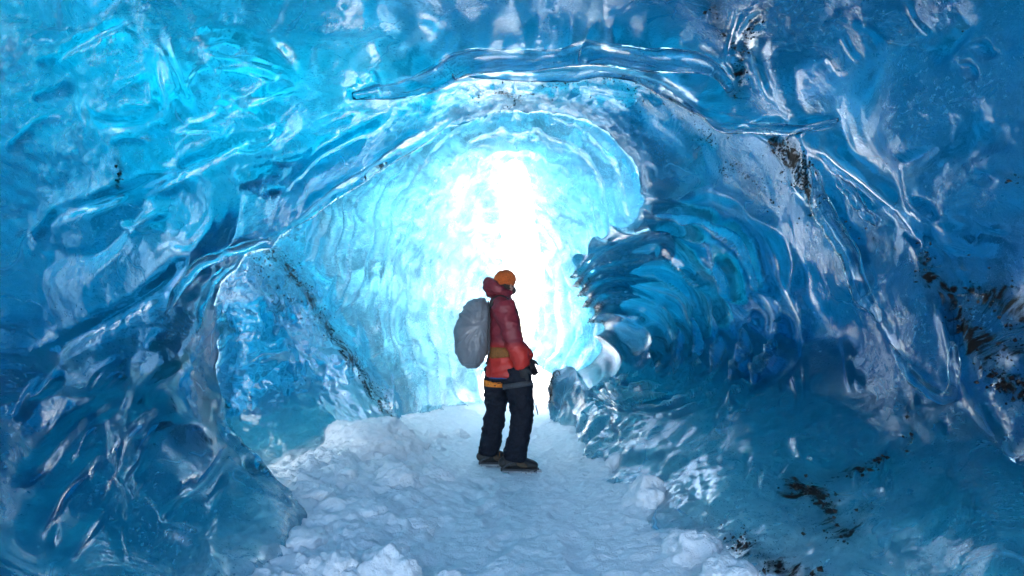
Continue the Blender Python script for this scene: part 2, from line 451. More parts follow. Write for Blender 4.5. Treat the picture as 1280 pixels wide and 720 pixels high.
    th = 1.75 + 1.6 * (1 - smoothstep(-0.35, 0.55, el)) + 0.35 * fbm(P * 0.45, 2).reshape(ns, nt_)
    th = th + 0.9 * smoothstep(0.35, 0.8, el) * smoothstep(5.6, 4.6, base[..., 1])
    th = th * (1 - 0.18 * smoothstep(-0.3, -1.0, base[..., 0]) * smoothstep(1.4, 2.2, base[..., 2]))
    th = th * (1 - 0.48 * smoothstep(0.7, 1.2, base[..., 0]) * smoothstep(4.0, 5.0, base[..., 1]))
    th = 2.4 * np.maximum(th, 0.6) * (0.85 + 0.15 * smoothstep(0, 0.06, q)[None])
    so, to = slice(0, ns, 4), slice(0, nt_, 4)
    outer = (base + on * th[..., None])
    si = np.unique(np.r_[np.arange(0, ns, 4), ns - 1]); ti = np.unique(np.r_[np.arange(0, nt_, 4), nt_ - 1])
    outer = outer[np.ix_(si, ti)]
    return close_shell("ice_arch", inner, outer, si, ti, [M_ICE, M_CRUST]), px, py

def close_shell(name, inner, outer, si, ti, mats):
    """Join a fine inner sheet and a coarser outer sheet into one closed block of ice."""
    ns, nt_ = inner.shape[:2]; no, mo = outer.shape[:2]
    V = np.vstack([inner.reshape(-1, 3), outer.reshape(-1, 3)]); off = ns * nt_
    fi = grid_faces(ns, nt_)
    n = np.cross(V[fi[:, 1]] - V[fi[:, 0]], V[fi[:, 3]] - V[fi[:, 0]])
    c = np.array([0, 1.0, 1.4])
    if (n * (c - V[fi[:, 0]])).sum() < 0: fi = fi[:, ::-1]; flip = True
    else: flip = False
    fo = grid_faces(no, mo, off)
    if not flip: fo = fo[:, ::-1]
    tris = []
    def strip(idx_in, idx_out, rev):
        # idx_in: fine border vertices; idx_out: (fine position, vertex) pairs
        for k in range(len(idx_out) - 1):
            (p0, o0), (p1, o1) = idx_out[k], idx_out[k + 1]
            mid = (p0 + p1 + 1) // 2
            for j in range(p0, p1):
                tris.append((idx_in[j], idx_in[j + 1], o0 if j < mid else o1) if not rev else (idx_in[j + 1], idx_in[j], o0 if j < mid else o1))
            tris.append((idx_in[mid], o1, o0) if not rev else (idx_in[mid], o0, o1))
    ii = np.arange(off).reshape(ns, nt_); oo = off + np.arange(no * mo).reshape(no, mo)
    strip(ii[:, 0], list(zip(si, oo[:, 0])), flip)
    strip(ii[:, -1], list(zip(si, oo[:, -1])), not flip)
    strip(ii[0], list(zip(ti, oo[0])), not flip)
    strip(ii[-1], list(zip(ti, oo[-1])), flip)
    T = np.array(tris, np.int64)
    me = bpy.data.meshes.new(name)
    loops = np.concatenate([fi.ravel(), fo.ravel(), T.ravel()]).astype(np.int32)
    nq = len(fi) + len(fo)
    starts = np.concatenate([np.arange(nq) * 4, nq * 4 + np.arange(len(T)) * 3]).astype(np.int32)
    me.vertices.add(len(V)); me.vertices.foreach_set("co", V.astype(np.float32).ravel())
    me.loops.add(len(loops)); me.loops.foreach_set("vertex_index", loops)
    me.polygons.add(len(starts)); me.polygons.foreach_set("loop_start", starts)
    for m in mats: me.materials.append(m)
    me.update(calc_edges=True)
    mi = np.concatenate([np.zeros(len(fi)), np.ones(len(fo)), np.zeros(len(T))]).astype(np.int32)
    me.polygons.foreach_set("material_index", mi)
    me.polygons.foreach_set("use_smooth", np.ones(len(starts), bool))
    me.update()
    o = bpy.data.objects.new(name, me); COL.objects.link(o)
    return o

RIBS = [
 ([(440,96),(500,78),(560,55),(640,46),(740,40),(820,50),(880,85),(925,130),(985,165)],24,0.75),
 ([(430,102),(470,95),(520,75),(560,45),(600,38),(660,36),(740,27),(800,32),(860,48),(905,62)],13,1.1),
 ([(905,62),(918,68),(925,85),(915,110)],8,0.9),
 ([(700,54),(740,58),(780,66),(840,95),(880,125),(915,155)],9,1.0),
 ([(680,74),(740,70),(790,84)],6,0.7),
 ([(780,50),(830,80),(870,110),(915,150),(940,165)],5,0.8),
 ([(915,150),(960,150),(1000,155),(1055,148)],8,0.8),
 ([(915,110),(925,130),(950,160),(985,185)],7,0.7),
 ([(1030,210),(1045,260),(1080,320),(1095,360),(1110,395)],10,0.9),
 ([(1050,215),(1075,240),(1095,275)],6,0.8),
 ([(1095,360),(1120,420),(1160,480),(1200,495),(1210,450),(1195,400),(1170,350)],8,0.7),
 ([(1170,350),(1200,430),(1230,500),(1280,580)],11,0.7),
 ([(1000,155),(1060,200),(1120,250),(1180,290),(1280,310)],13,0.5),
 ([(330,293),(370,262),(420,225),(470,193),(540,152),(580,132)],7,0.5),
 ([(186,395),(215,350),(240,325),(290,310),(330,300)],6,0.8),
 ([(222,420),(235,380),(255,350),(290,325)],5,0.8),
 ([(238,425),(248,385),(262,350)],4,0.7),
 ([(275,420),(270,460),(250,510),(255,545),(275,575),(310,600),(355,640)],9,0.8),
 ([(265,520),(280,560),(330,590),(350,610)],6,0.8),
 ([(0,290),(60,268),(160,235),(230,205),(300,170),(400,130)],10,0.6),
 ([(0,480),(80,430),(180,370),(240,320)],14,0.5),
 ([(20,700),(70,620),(150,540),(215,460),(255,420)],16,0.55),
 ([(60,720),(110,660),(145,600),(150,540)],9,0.6),
 ([(150,720),(140,660),(145,610)],8,0.6),
 ([(0,620),(40,590),(80,540),(140,500)],12,0.6),
 ([(40,90),(60,60),(110,30),(160,10)],10,0.7),
 ([(60,90),(80,130),(110,150),(160,150),(190,130),(180,80),(170,30)],9,0.6),
 ([(190,30),(210,80),(225,120),(240,130)],7,0.6),
 ([(230,110),(280,115),(320,110),(380,90)],9,0.6),
 ([(215,45),(270,30),(330,40),(370,80)],9,0.6),
 ([(240,60),(290,60),(350,80)],5,0.7),([(250,75),(300,78),(350,95)],5,0.7),
 ([(260,150),(280,130),(310,130),(330,155),(310,180),(280,175),(262,150)],8,0.7),
 ([(320,240),(360,215),(390,190),(440,160),(500,130)],7,0.7),
 ([(270,220),(300,215),(340,200)],6,0.7),
 ([(960,20),(950,60),(960,100),(975,130)],8,0.6),
 ([(930,0),(920,40),(915,70)],6,0.9),([(960,0),(935,30),(925,60)],6,0.9),
 ([(1060,420),(1063,460),(1066,495)],5,0.8),([(1120,560),(1112,600),(1110,630)],8,0.7),
 ([(1000,575),(1040,585),(1060,575)],8,0.7),([(960,610),(975,590),(975,560)],6,0.7),
 ([(980,560),(1000,590)],5,0.7),([(1230,10),(1200,50),(1180,75)],9,0.6),
 ([(1280,130),(1230,170),(1180,200),(1130,240)],14,0.5),
]
def short_ribs(n, x0, x1, y0, y1, ang, spread, l0, l1):
    for _ in range(n):
        x, y = random.uniform(x0, x1), random.uniform(y0, y1); a = math.radians(ang + random.uniform(-spread, spread)); L = random.uniform(l0, l1); c = random.uniform(-0.25, 0.25)
        dx, dy = math.cos(a) * L / 2, -math.sin(a) * L / 2
        RIBS.append(([(x - dx, y - dy), (x - dy * c, y + dx * c), (x + dx, y + dy)], random.uniform(2.6, 5.0), random.uniform(0.6, 1.1)))
short_ribs(26, 860, 1270, 440, 700, 75, 30, 18, 70)       # little melt ribs on the smooth right wall
short_ribs(26, 10, 330, 430, 700, 60, 20, 25, 90)         # and drawn-out ones on the left fold
short_ribs(30, 10, 480, 20, 330, 25, 25, 25, 90)          # and under the roof on the left
short_ribs(14, 1000, 1270, 20, 330, -40, 25, 20, 70)
DIRT_DARK_A = [ # dirt and other dark marks: pixel line, half width, strength
 ([(975,180),(1000,205),(1020,240),(1035,262)],22,1.1),  # black fissure in the ice, blackened through the same mask as the dirt
 ([(895,0),(905,30),(925,50)],14,0.9),([(960,0),(945,30),(930,70),(935,100)],10,0.9),
 ([(1172,325),(1195,380),(1225,430),(1260,470),(1300,490)],24,1.05),
 ([(1190,340),(1240,370),(1300,400)],40,1.0),([(1240,430),(1300,450)],26,0.95),
 ([(1260,215),(1300,225)],10,0.8),([(1110,185),(1140,195)],9,0.7),
 ([(990,612),(1020,618),(1035,635),(1040,660),(1060,670)],24,1.0),([(1030,605),(1070,592),(1105,575)],13,0.95),([(1070,660),(1085,640)],16,0.8),([(1000,650),(1010,670)],14,0.7),
 ([(925,678),(950,698),(980,715),(1020,735)],22,1.0),([(895,640),(930,680)],8,0.8),
 ([(1035,262),(1080,290),(1130,310),(1170,320)],10,0.7),
 ([(640,110),(700,95),(760,90),(830,120),(900,170)],38,0.42),([(880,160),(920,200),(960,240)],30,0.5),
 ([(590,110),(620,105),(650,120)],12,0.6),([(135,200),(137,215),(133,235)],5,1.0),([(1190,60),(1210,40),(1225,25)],9,0.7),
 ([(1140,510),(1145,540),(1135,570)],6,0.7),([(725,345),(738,360),(748,400)],12,0.8),([(694,470),(690,490),(692,500)],7,1.0)]  # last line: dark corner at the bowl's lower inner rim, coloured by this mask
arch, APX, APY = build_arch()
n_in = len(APX); nv = len(arch.data.vertices)
dirt = np.zeros(nv, np.float32); cloudy = np.zeros(nv, np.float32)
for pts, wd, k in DIRT_DARK_A:
    d, pos = polydist(APX, APY, catmull(pts, 24))
    dirt[:n_in] = np.maximum(dirt[:n_in], k * np.exp(-(d / wd) ** 2))
vattr(arch, "dirt", dirt); vattr(arch, "cloudy", np.concatenate([build_arch.cloudy, np.zeros(nv - n_in)]))
vattr(arch, "clear", np.concatenate([build_arch.clear, np.zeros(nv - n_in)]))
tag(arch, "blue ice walls and folded clear ice roof arching over the snow path in the foreground", "ice cave", kind="structure")

# polished folds of clear ice that hang proud of the roof (real tubes of ice, flattened against it)
_co = np.empty(nv * 3, np.float32); arch.data.vertices.foreach_get("co", _co); _co = _co.reshape(-1, 3)[:n_in]
FOLDS = [
 ([(432,104),(480,92),(520,72),(556,46),(600,38),(660,36),(740,28),(800,33),(860,50),(908,72),(926,98)], 15, "long clear ice fold running over the whole width of the arch"),
 ([(560,48),(620,52),(690,50),(760,58),(820,82),(870,116),(912,152)], 8, "second clear ice fold just below the long one, curving down to the right"),
 ([(780,66),(830,92),(880,122),(930,150),(990,158),(1052,148)], 7, "clear ice fold bending from the arch towards the right roof"),
 ([(1024,206),(1044,258),(1078,318),(1094,358),(1112,402)], 10, "glinting clear ice ridge falling down the right wall"),
 ([(1052,216),(1076,244),(1098,282)], 6, "short clear ice ridge beside the glinting one on the right wall"),
 ([(330,296),(372,264),(422,226),(472,194),(540,152),(582,134)], 8, "clear ice edge rising from the left wall to the top of the opening"),
 ([(186,398),(214,352),(244,322),(290,308),(332,296)], 6, "thin clear ice fold sweeping down to the left from the edge of the opening"),
 ([(224,424),(238,382),(258,350),(296,324)], 5, "thin drooping ice fold left of the opening, inner of two"),
 ([(254,500),(258,545),(278,578),(312,604),(350,622)], 8, "clear ice fold along the foot of the left ice wall"),
 ([(1125,430),(1160,482),(1196,502),(1210,470),(1206,430)], 6, "hooked clear ice ridge low on the right wall"),
]
for pts, rpx, lab in FOLDS:
    pl = catmull(pts, 90); C, Rr = [], []
    for k, (x, y) in enumerate(pl):
        p = _co[int(np.argmin((APX - x) ** 2 + (APY - y) ** 2))]
        C.append(p); f = k / (len(pl) - 1)
        Rr.append(rpx / F * np.linalg.norm(p - CAM) * (0.25 + 0.75 * min(1, 5 * f, 5 * (1 - f))))
    C = np.array(C); Rr = np.array(Rr)
    for _ in range(14): C[1:-1] = (C[:-2] + 2 * C[1:-1] + C[2:]) / 4
    Rr *= 1 + 0.45 * fbm(np.stack([np.linspace(0, 5, 90), np.full(90, rpx * 1.7), np.zeros(90)], 1), 3)
    vd = CAM - C; vd /= np.linalg.norm(vd, axis=1)[:, None]
    C = C + vd * (Rr * 0.35)[:, None]
    T = np.gradient(C, axis=0); T /= np.linalg.norm(T, axis=1)[:, None]
    S = np.cross(T, vd); S /= np.linalg.norm(S, axis=1)[:, None]; U = np.cross(S, T)
    a_ = np.linspace(0, 2 * np.pi, 28, endpoint=False)
    V = C[:, None] + Rr[:, None, None] * (np.cos(a_)[None, :, None] * S[:, None] + 0.75 * np.sin(a_)[None, :, None] * U[:, None])
    V += (0.10 * Rr[:, None] * fbm(V.reshape(-1, 3) * 9.0, 2).reshape(90, 28))[..., None] * vd[:, None]
    i_ = np.arange(89)[:, None] * 28; j_ = np.arange(28)[None]; j2 = (j_ + 1) % 28
    fc_ = np.stack([i_ + j_, i_ + j2, i_ + 28 + j2, i_ + 28 + j_], 2).reshape(-1, 4)
    bm = bmesh.new(); vs = [bm.verts.new(v) for v in V.reshape(-1, 3).tolist()]
    for f in fc_: bm.faces.new([vs[q] for q in f])
    bm.faces.new(vs[:28]); bm.faces.new(vs[-28:]); bmesh.ops.recalc_face_normals(bm, faces=bm.faces)
    me = bpy.data.meshes.new("ice_fold"); bm.to_mesh(me); bm.free(); me.materials.append(M_FOLD)
    me.polygons.foreach_set("use_smooth", np.ones(len(me.polygons), bool))
    fo_ = bpy.data.objects.new("ice_fold", me); COL.objects.link(fo_)
    tag(fo_, lab, "ice fold", kind="structure")

# ------------------------------------------------------------------ far tunnel behind the lip
FRONT = [(250,700,3.8),(160,615,3.8),(135,500,3.9),(145,410,4.2),(165,320,4.6),(245,240,5.4),(372,150,5.9),(475,103,6.4),
         (565,72,6.8),(640,62,6.9),(725,66,6.8),(805,98,6.6),(865,165,6.6),(880,240,6.8),(850,300,7.8),(820,350,8.4),
         (800,400,8.4),(795,450,8.2),(775,490,8.0),(745,530,8.1),(720,575,8.2)]
EXIT = [(600,545,9.2),(600,525,9.3),(598,490,9.6),(606,440,9.7),(622,380,9.6),(626,330,9.5),(624,270,9.3),(622,230,9.1),(631,205,8.9),
        (645,198,8.8),(657,208,8.9),(666,245,9.1),(672,290,9.3),(680,345,9.7),(668,385,10.0),(664,420,10.2),(664,450,10.2),(690,468,10.0),(700,500,9.6),(700,545,9.4)]
CTRL_B = [(300,420,4.9),(300,520,4.6),(350,575,4.5),(410,520,4.95),(360,450,4.85),(330,370,5.0),(400,590,4.4),(440,560,5.0),
  (330,312,5.5),(385,380,5.7),(432,450,5.9),(480,530,6.1),
  (375,330,6.9),(418,390,7.3),(462,450,7.5),(505,530,7.3),
  (400,260,7.2),(470,340,7.8),(500,420,7.9),(530,490,7.9),(560,530,8.2),(585,480,8.9),(570,400,9.0),(560,300,8.8),(500,240,8.0),(560,190,8.0),
  (640,145,7.7),(700,155,7.7),(760,190,7.5),(800,250,7.6),(720,230,8.6),(740,300,8.7),(705,330,9.5),(720,400,9.3),(745,450,8.8),(705,440,9.8),(770,340,8.4)]

def build_tunnel():
    ns, nt_ = 720, 300
    a, b = catmull(FRONT, ns), catmull(EXIT, ns)
    t = np.linspace(0, 1, nt_)
    pxg = a[:, None, 0] * (1 - t) + b[:, None, 0] * t
    pyg = a[:, None, 1] * (1 - t) + b[:, None, 1] * t
    D, L = [], []
    for (x, y, Y) in CTRL_B + [tuple(p) for p in a[::30]] + [tuple(p) for p in b[::40]]:
        d = pdir([x], [y])[0]; D.append(d); L.append(math.log(Y / d[1]))
    mod = rbf_fit(np.array(D), np.array(L))
    px, py = pxg.ravel(), pyg.ravel()
    dirs = pdir(px, py)
    dist = np.exp(rbf_eval(mod, dirs))
    base = (CAM + dirs * dist[:, None]).reshape(ns, nt_, 3)
    nrm = grid_normals(base)
    if (nrm * (CAM - base)).sum(2).mean() < 0: nrm = -nrm
    P = base.reshape(-1, 3).astype(np.float32)
    far = smoothstep(6.6, 7.4, P[:, 1])
    # scallop crests: arcs round the tunnel axis
    wv = fbm(np.stack([px / 60, py / 110, px * 0], 1), 3)
    rho = np.sqrt(((px - 645) / 200) ** 2 + ((py - 400) / 300) ** 2) * 10 + wv * 1.2
    cr = np.abs(np.sin(np.pi * rho))
    amp = np.clip(0.5 + 0.7 * fbm(np.stack([px / 40 + 4, py / 100, px * 0], 1), 2), 0, 1)
    dn = smoothstep(180, 420, py) * 0.7 + 0.3
    disp = far * (0.30 * amp + 0.03) * dn * (1 - cr) ** 1.3
    disp += far * 0.03 * fbm(P * 2.2, 3, ridged=True) + 0.06 * fbm(P * 0.9, 3)
    disp += (1 - far) * (0.035 * fbm(P * 3.0, 4, ridged=True))
    inner = base + nrm * disp.reshape(ns, nt_)[..., None]
    C0 = np.array([0.0, -0.3, 1.3])
    on = base - C0; on /= np.linalg.norm(on, axis=2, keepdims=True)
    th = (0.17 + 0.90 * smoothstep(0, 0.58, 1 - t))[None] * np.ones((ns, 1))
    th = th * (1 + 3.6 * smoothstep(7.0, 5.6, base[..., 1])) + 0.15 * fbm(P * 0.5, 2).reshape(ns, nt_) * smoothstep(0.9, 0.5, t)[None]
    th = np.maximum(th, 0.03)
    outer = base + on * th[..., None]
    si = np.unique(np.r_[np.arange(0, ns, 4), ns - 1]); ti = np.unique(np.r_[np.arange(0, nt_, 4), nt_ - 1])
    return close_shell("ice_tunnel", inner, outer[np.ix_(si, ti)], si, ti, [M_ICE_FAR, M_CRUST_FAR]), px, py
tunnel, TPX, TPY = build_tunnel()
nv = len(tunnel.data.vertices)
dirt = np.zeros(nv, np.float32)
for pts, wd, k in [([(330,308),(365,345),(400,400),(430,440),(460,485),(490,530)],13,0.95),([(310,320),(340,350),(370,390)],18,0.6)]:
    d, pos = polydist(TPX, TPY, catmull(pts, 24))
    dirt[:len(TPX)] = np.maximum(dirt[:len(TPX)], k * np.exp(-(d / wd) ** 2))
tco = np.empty(nv * 3, np.float32); tunnel.data.vertices.foreach_get("co", tco)
vattr(tunnel, "clear", 0.85 * smoothstep(7.1, 6.3, tco[1::3])); vattr(tunnel, "dirt", dirt); vattr(tunnel, "cloudy", np.zeros(nv))
tag(tunnel, "bright pale blue ice tunnel with scalloped walls beyond the arch, open to daylight at its end", "ice tunnel", kind="structure")

# ------------------------------------------------------------------ snow
PRINTS = []
for k in range(34):
    yy = 2.3 + 5.0 * (k / 34.0) + random.uniform(-0.1, 0.1)
    xx = -0.02 + random.uniform(-0.42, 0.40) * (1.0 if yy < 5 else 0.6)
    if abs(xx + 0.05) < 0.35 and abs(yy - 4.7) < 0.4: continue
    PRINTS.append((xx, yy, math.pi / 2 + random.uniform(-0.45, 0.45)))
def floor_height(x, y):
    x = np.asarray(x, np.float32); y = np.asarray(y, np.float32)
    P = np.stack([x, y, x * 0], 1)
    L = np.interp(y, [0, 2.4, 3.2, 4.4, 6.4, 8, 12], [-1.3, -1.2, -1.4, -1.6, -1.25, -0.7, -1.5])
    R = np.interp(y, [0, 2.4, 3.35, 5.4, 7.8, 9, 12], [1.3, 1.2, 1.02, 1.0, 0.75, 0.8, 1.5])
    mid = (L + R) / 2; half = (R - L) / 2
    e = np.abs(x - mid) / half
    bank = smoothstep(0.45, 1.05, e)
    bank = bank * np.where(x < 0, 0.15 + 0.85 * smoothstep(2.6, 3.8, y), 1.0)
    z = 0.10 * bank + bank * 0.10 * fbm(P * 3.0, 4) + 0.012 * fbm(P * 2.5, 3) + 0.022 * fbm(P * 6, 4) + 0.016 * fbm(P * 19, 3)
    left = smoothstep(-0.25, -0.9, x) * smoothstep(7.5, 5.0, y)
    z += left * smoothstep(-1.75, -1.2, x + 0.18 * np.minimum(y - 2.4, 2)) * (0.05 + 0.13 * np.abs(fbm(P * 3.4 + 4, 4)) + 0.05 * fbm(P * 10, 4, ridged=True))
    z += 0.02 * bank * fbm(P * 18, 3)
    for (fx_, fy_, fa_) in PRINTS:
        c_, s_ = math.cos(fa_), math.sin(fa_)
        du = (x - fx_) * c_ + (y - fy_) * s_; dv = -(x - fx_) * s_ + (y - fy_) * c_
        r2 = (du / 0.15) ** 2 + (dv / 0.062) ** 2
        z += -0.022 * np.exp(-r2 ** 2) + 0.008 * np.exp(-((np.sqrt(r2) - 1.35) / 0.3) ** 2)
    z += smoothstep(8.5, 13, y) * 0.75 + smoothstep(9.5, 11, y) * 0.25
    return z
def build_floor():
    xs = np.linspace(-3.4, 3.4, 420); ys = np.concatenate([np.linspace(-3, 1.8, 60, endpoint=False), np.linspace(1.8, 8, 500, endpoint=False), np.linspace(8, 16, 120)])
    X, Y = np.meshgrid(xs, ys, indexing='ij')
    Z = floor_height(X.ravel(), Y.ravel())
    V = np.stack([X.ravel(), Y.ravel(), Z], 1)
    return mesh_from("snow_floor", V, grid_faces(len(xs), len(ys)), M_SNOW)
floor = build_floor()
tag(floor, "trodden snow path covering the floor of the ice cave", "snow", kind="structure")
def build_field():
    r = np.concatenate([[0, 4, 8, 12, 16], np.geomspace(20, 900, 24)]); a = np.linspace(0, 2 * np.pi, 97)
    R, A = np.meshgrid(r, a, indexing='ij')
    X = R * np.cos(A); Y = 6 + R * np.sin(A)
    Z = -0.6 + smoothstep(10, 18, Y) * 1.4 + smoothstep(15, 200, R) * 10 * fbm(np.stack([X.ravel(), Y.ravel(), X.ravel() * 0], 1) * 0.012, 3).reshape(X.shape)
    return mesh_from("snow_field", np.stack([X.ravel(), Y.ravel(), Z.ravel()], 1), grid_faces(len(r), len(a)), M_SNOW)
tag(build_field(), "sunlit snow outside beyond the mouth of the ice tunnel", "snow", kind="structure")
# ------------------------------------------------------------------ grit frozen into the ice
def flat_mat(name, col, rough=0.7, bump=0.0, scale=60.0, var=0.25, spec=0.5, trans=False):
    m, nt, out = new_mat(name)
    co = N(nt, "ShaderNodeTexCoord").outputs["Object"]
    n1 = N(nt, "ShaderNodeTexNoise", ins={"Vector": co, "Scale": scale, "Detail": 5.0, "Roughness": 0.65})
    lo = tuple(c * (1 - var) for c in col); hi = tuple(min(1, c * (1 + var)) for c in col)
    c = ramp(nt, n1.outputs[0], [(0.35, lo), (0.65, hi)])
    ins = {"Base Color": c, "Roughness": rough, "Specular IOR Level": spec}
    if bump:
        w = N(nt, "ShaderNodeTexWave", ins={"Vector": co, "Scale": scale * 2.2, "Distortion": 3.0})
        h = mathn(nt, 'ADD', n1.outputs[0], mathn(nt, 'MULTIPLY', w.outputs["Fac"], 0.3))
        ins["Normal"] = N(nt, "ShaderNodeBump", ins={"Strength": bump, "Distance": 0.01, "Height": h}).outputs[0]
    p = N(nt, "ShaderNodeBsdfPrincipled", ins=ins)
    nt.links.new(p.outputs[0], out.inputs["Surface"])
    return m
M_GRIT = flat_mat("black_volcanic_grit", (0.009, 0.0085, 0.0085), 0.5, var=0.5, spec=0.25)

def scatter_grit(name, ob, count, smin, smax, label):
    n = len(ob.data.vertices)
    co = np.empty(n * 3, np.float32); ob.data.vertices.foreach_get("co", co); co = co.reshape(-1, 3)
    no = np.empty(n * 3, np.float32); ob.data.vertices.foreach_get("normal", no); no = no.reshape(-1, 3)
    d = np.empty(n, np.float32); ob.data.attributes["dirt"].data.foreach_get("value", d)
    clump = smoothstep(-0.1, 0.45, fbm(co * 5.0, 3))
    area = np.linalg.norm(co - CAM, axis=1) ** 2
    w = np.where(d > 0.25, d ** 2 * clump * area, 0)
    idx = rng.choice(n, count, p=w / w.sum())
    base = np.array([[1, 0, 0], [-1, 0, 0], [0, 1, 0], [0, -1, 0], [0, 0, 1], [0, 0, -1]], np.float32)
    fc = np.array([[0, 2, 4], [2, 1, 4], [1, 3, 4], [3, 0, 4], [2, 0, 5], [1, 2, 5], [3, 1, 5], [0, 3, 5]])
    sz = (smin + (smax - smin) * rng.random(count) ** 4).astype(np.float32)
    V = base[None] * (0.5 + rng.random((count, 6, 1))) * (0.5 + rng.random((count, 1, 3)))
    q = rng.normal(size=(count, 3, 3)); q, _ = np.linalg.qr(q)
    V = np.einsum('kij,kvj->kvi', q, V) * sz[:, None, None]
    V += (co[idx] + no[idx] * sz[:, None] * 0.15 + rng.normal(size=(count, 3)) * 0.01)[:, None]
    Fc = fc[None] + (np.arange(count) * 6)[:, None, None]
    o = mesh_from(name, V.reshape(-1, 3), Fc.reshape(-1, 3), M_GRIT, smooth=False)
    tag(o, label, "grit", kind="stuff")
scatter_grit("grit", arch, 8000, 0.001, 0.011, "black grit and small stones frozen into the near ice walls and roof")
scatter_grit("grit", tunnel, 2600, 0.0015, 0.013, "black grit in a slanting band across the ice wall left of the hiker")

# ------------------------------------------------------------------ snow lumps
M_SNOW_LUMP = M_SNOW
def snow_lump(name, x, y, sx, sy, sz, label, cat, group=None, seed=0, sub=4, sink=0.25, rough=0.25):
    bm = bmesh.new(); bmesh.ops.create_icosphere(bm, subdivisions=sub, radius=1.0)
    P = np.array([v.co[:] for v in bm.verts], np.float32)
    k = 1 + rough * fbm(P * 1.3 + seed * 5.7, 3) + 0.07 * fbm(P * 3.0 + seed, 3, ridged=True) + 0.09 * fbm(P * 7 + seed, 5, gain=0.6)
    k *= 1 + 0.35 * np.clip(-P[:, 2] * 1.2 + 0.2, 0, 1)          # a spread foot
    P = P * k[:, None] * np.array([sx, sy, sz], np.float32)
    for v, p in zip(bm.verts, P): v.co = Vector(p.tolist())
    for f in bm.faces: f.smooth = True
    me = bpy.data.meshes.new(name); bm.to_mesh(me); bm.free(); me.materials.append(M_SNOW_LUMP)
    o = bpy.data.objects.new(name, me); COL.objects.link(o)
    o.location = (x, y, float(floor_height([x], [y])[0]) - sz * sink)
    o.rotation_euler = (0, 0, seed * 1.3)
    tag(o, label, cat, group)
    return o
def ground_at(px, py):
    Y = CAM_H * F / (py - 430.0)
    return (px - 640.0) / F * Y, Y
x, y = ground_at(462, 577)
snow_lump("snow_mound", x, y + 0.1, 0.47, 0.40, 0.29, "large rounded white snow mound against the left ice wall beyond the arch", "snow mound", seed=3, sub=6, sink=0.12, rough=0.30)
LUMPS = [ # px, py of the base, half width in px, height ratio, label
 (545,598,20,0.5,"small snow lump left of the hiker's boots"),
 (500,610,26,0.5,"low snow lump just in front of the big snow mound"),
 (430,612,24,0.5,"snow lump at the foot of the left ice wall under the big mound"),
 (395,640,24,0.5,"snow lump beside the dark ice toe on the left"),
 (460,650,30,0.45,"broad low snow lump midway along the left side of the path"),
 (520,655,20,0.4,"little snow lump at the left edge of the trodden path"),
 (385,690,30,0.45,"snow lump lying close against the bottom of the left ice fold"),
 (490,718,42,0.75,"tall bluish snow lump at the front, left of the path"),
 (560,722,32,0.5,"snow lump at the very front, nearest the middle of the path"),
 (425,722,34,0.5,"snow lump at the very front in the left corner of the floor"),
 (776,590,22,0.9,"small pointed snow heap against the right ice wall, farthest of the heaps there"),
 (806,634,28,0.85,"pointed snow heap against the right ice wall, below the ice ledge"),
 (862,694,36,0.8,"pointed snow heap at the foot of the right ice wall near the front"),
 (905,728,40,0.6,"rounded snow heap at the front, lowest along the right ice wall"),
 (745,566,16,0.7,"tiny snow heap at the foot of the right wall behind the hiker"),
 (545,552,18,0.7,"snow lump at the base of the scalloped far wall left of the hiker"),
 (575,545,12,0.6,"tiny snow lump just behind the hiker's left leg"),
]
for k, (px_, py_, hw, hr, lab) in enumerate(LUMPS):
    x, y = ground_at(px_, py_); r = hw / F * y
    snow_lump("snow_lump", x, y + r * 0.3, r, r * 0.9, r * hr * 1.25, lab, "snow lump", "lumps of snow along the path", seed=k + 7, sub=5, sink=0.35, rough=0.5)

# ------------------------------------------------------------------ the hiker
PX_M = 136.0; PY0 = 4.70
def hp(px, py, y=0.0):     # point in the hiker's frame: x to the right, y away, z up
    return Vector(((px - 630.0) / PX_M, y, CAM_H + (430.0 - py) / PX_M))
def tube_bm(bm, pts, radii, n=20, cap=True):
    """Sweep an ellipse (rx across the path in the x-z plane, ry along y) through pts."""
    rings = []
    for k, p in enumerate(pts):
        a = pts[max(k - 1, 0)]; b = pts[min(k + 1, len(pts) - 1)]
        t = (Vector(b) - Vector(a)).normalized()
        s = Vector((0, 1, 0)); s = (s - t * s.dot(t))
        s = s.normalized() if s.length > 0.05 else Vector((0, 0, 1))
        u = s.cross(t).normalized()
        r = radii[k]; rx, ry = (r, r) if isinstance(r, (int, float)) else r
        rings.append([bm.verts.new(Vector(p) + u * (rx * math.cos(2 * math.pi * j / n)) + s * (ry * math.sin(2 * math.pi * j / n))) for j in range(n)])
    for k in range(len(rings) - 1):
        for j in range(n):
            bm.faces.new((rings[k][j], rings[k][(j + 1) % n], rings[k + 1][(j + 1) % n], rings[k + 1][j]))
    if cap:
        bm.faces.new(rings[0][::-1]); bm.faces.new(rings[-1])
def smooth_pts(pts, radii, m=6):
    P = np.array([list(p) for p in pts], float)
    R = np.array([(r, r) if isinstance(r, (int, float)) else r for r in radii], float)
    A = np.hstack([P, R]); ext = np.vstack([2 * A[0] - A[1], A, 2 * A[-1] - A[-2]]); out = []
    for k in range(len(A) - 1):
        p0, p1, p2, p3 = ext[k:k + 4]
        for t in np.linspace(0, 1, m, endpoint=False):
            out.append(0.5 * (2 * p1 + (p2 - p0) * t + (2 * p0 - 5 * p1 + 4 * p2 - p3) * t * t + (3 * p1 - p0 - 3 * p2 + p3) * t ** 3))
    out.append(A[-1]); out = np.array(out)
    return [tuple(o[:3]) for o in out], [tuple(np.maximum(o[3:], 0.003)) for o in out]
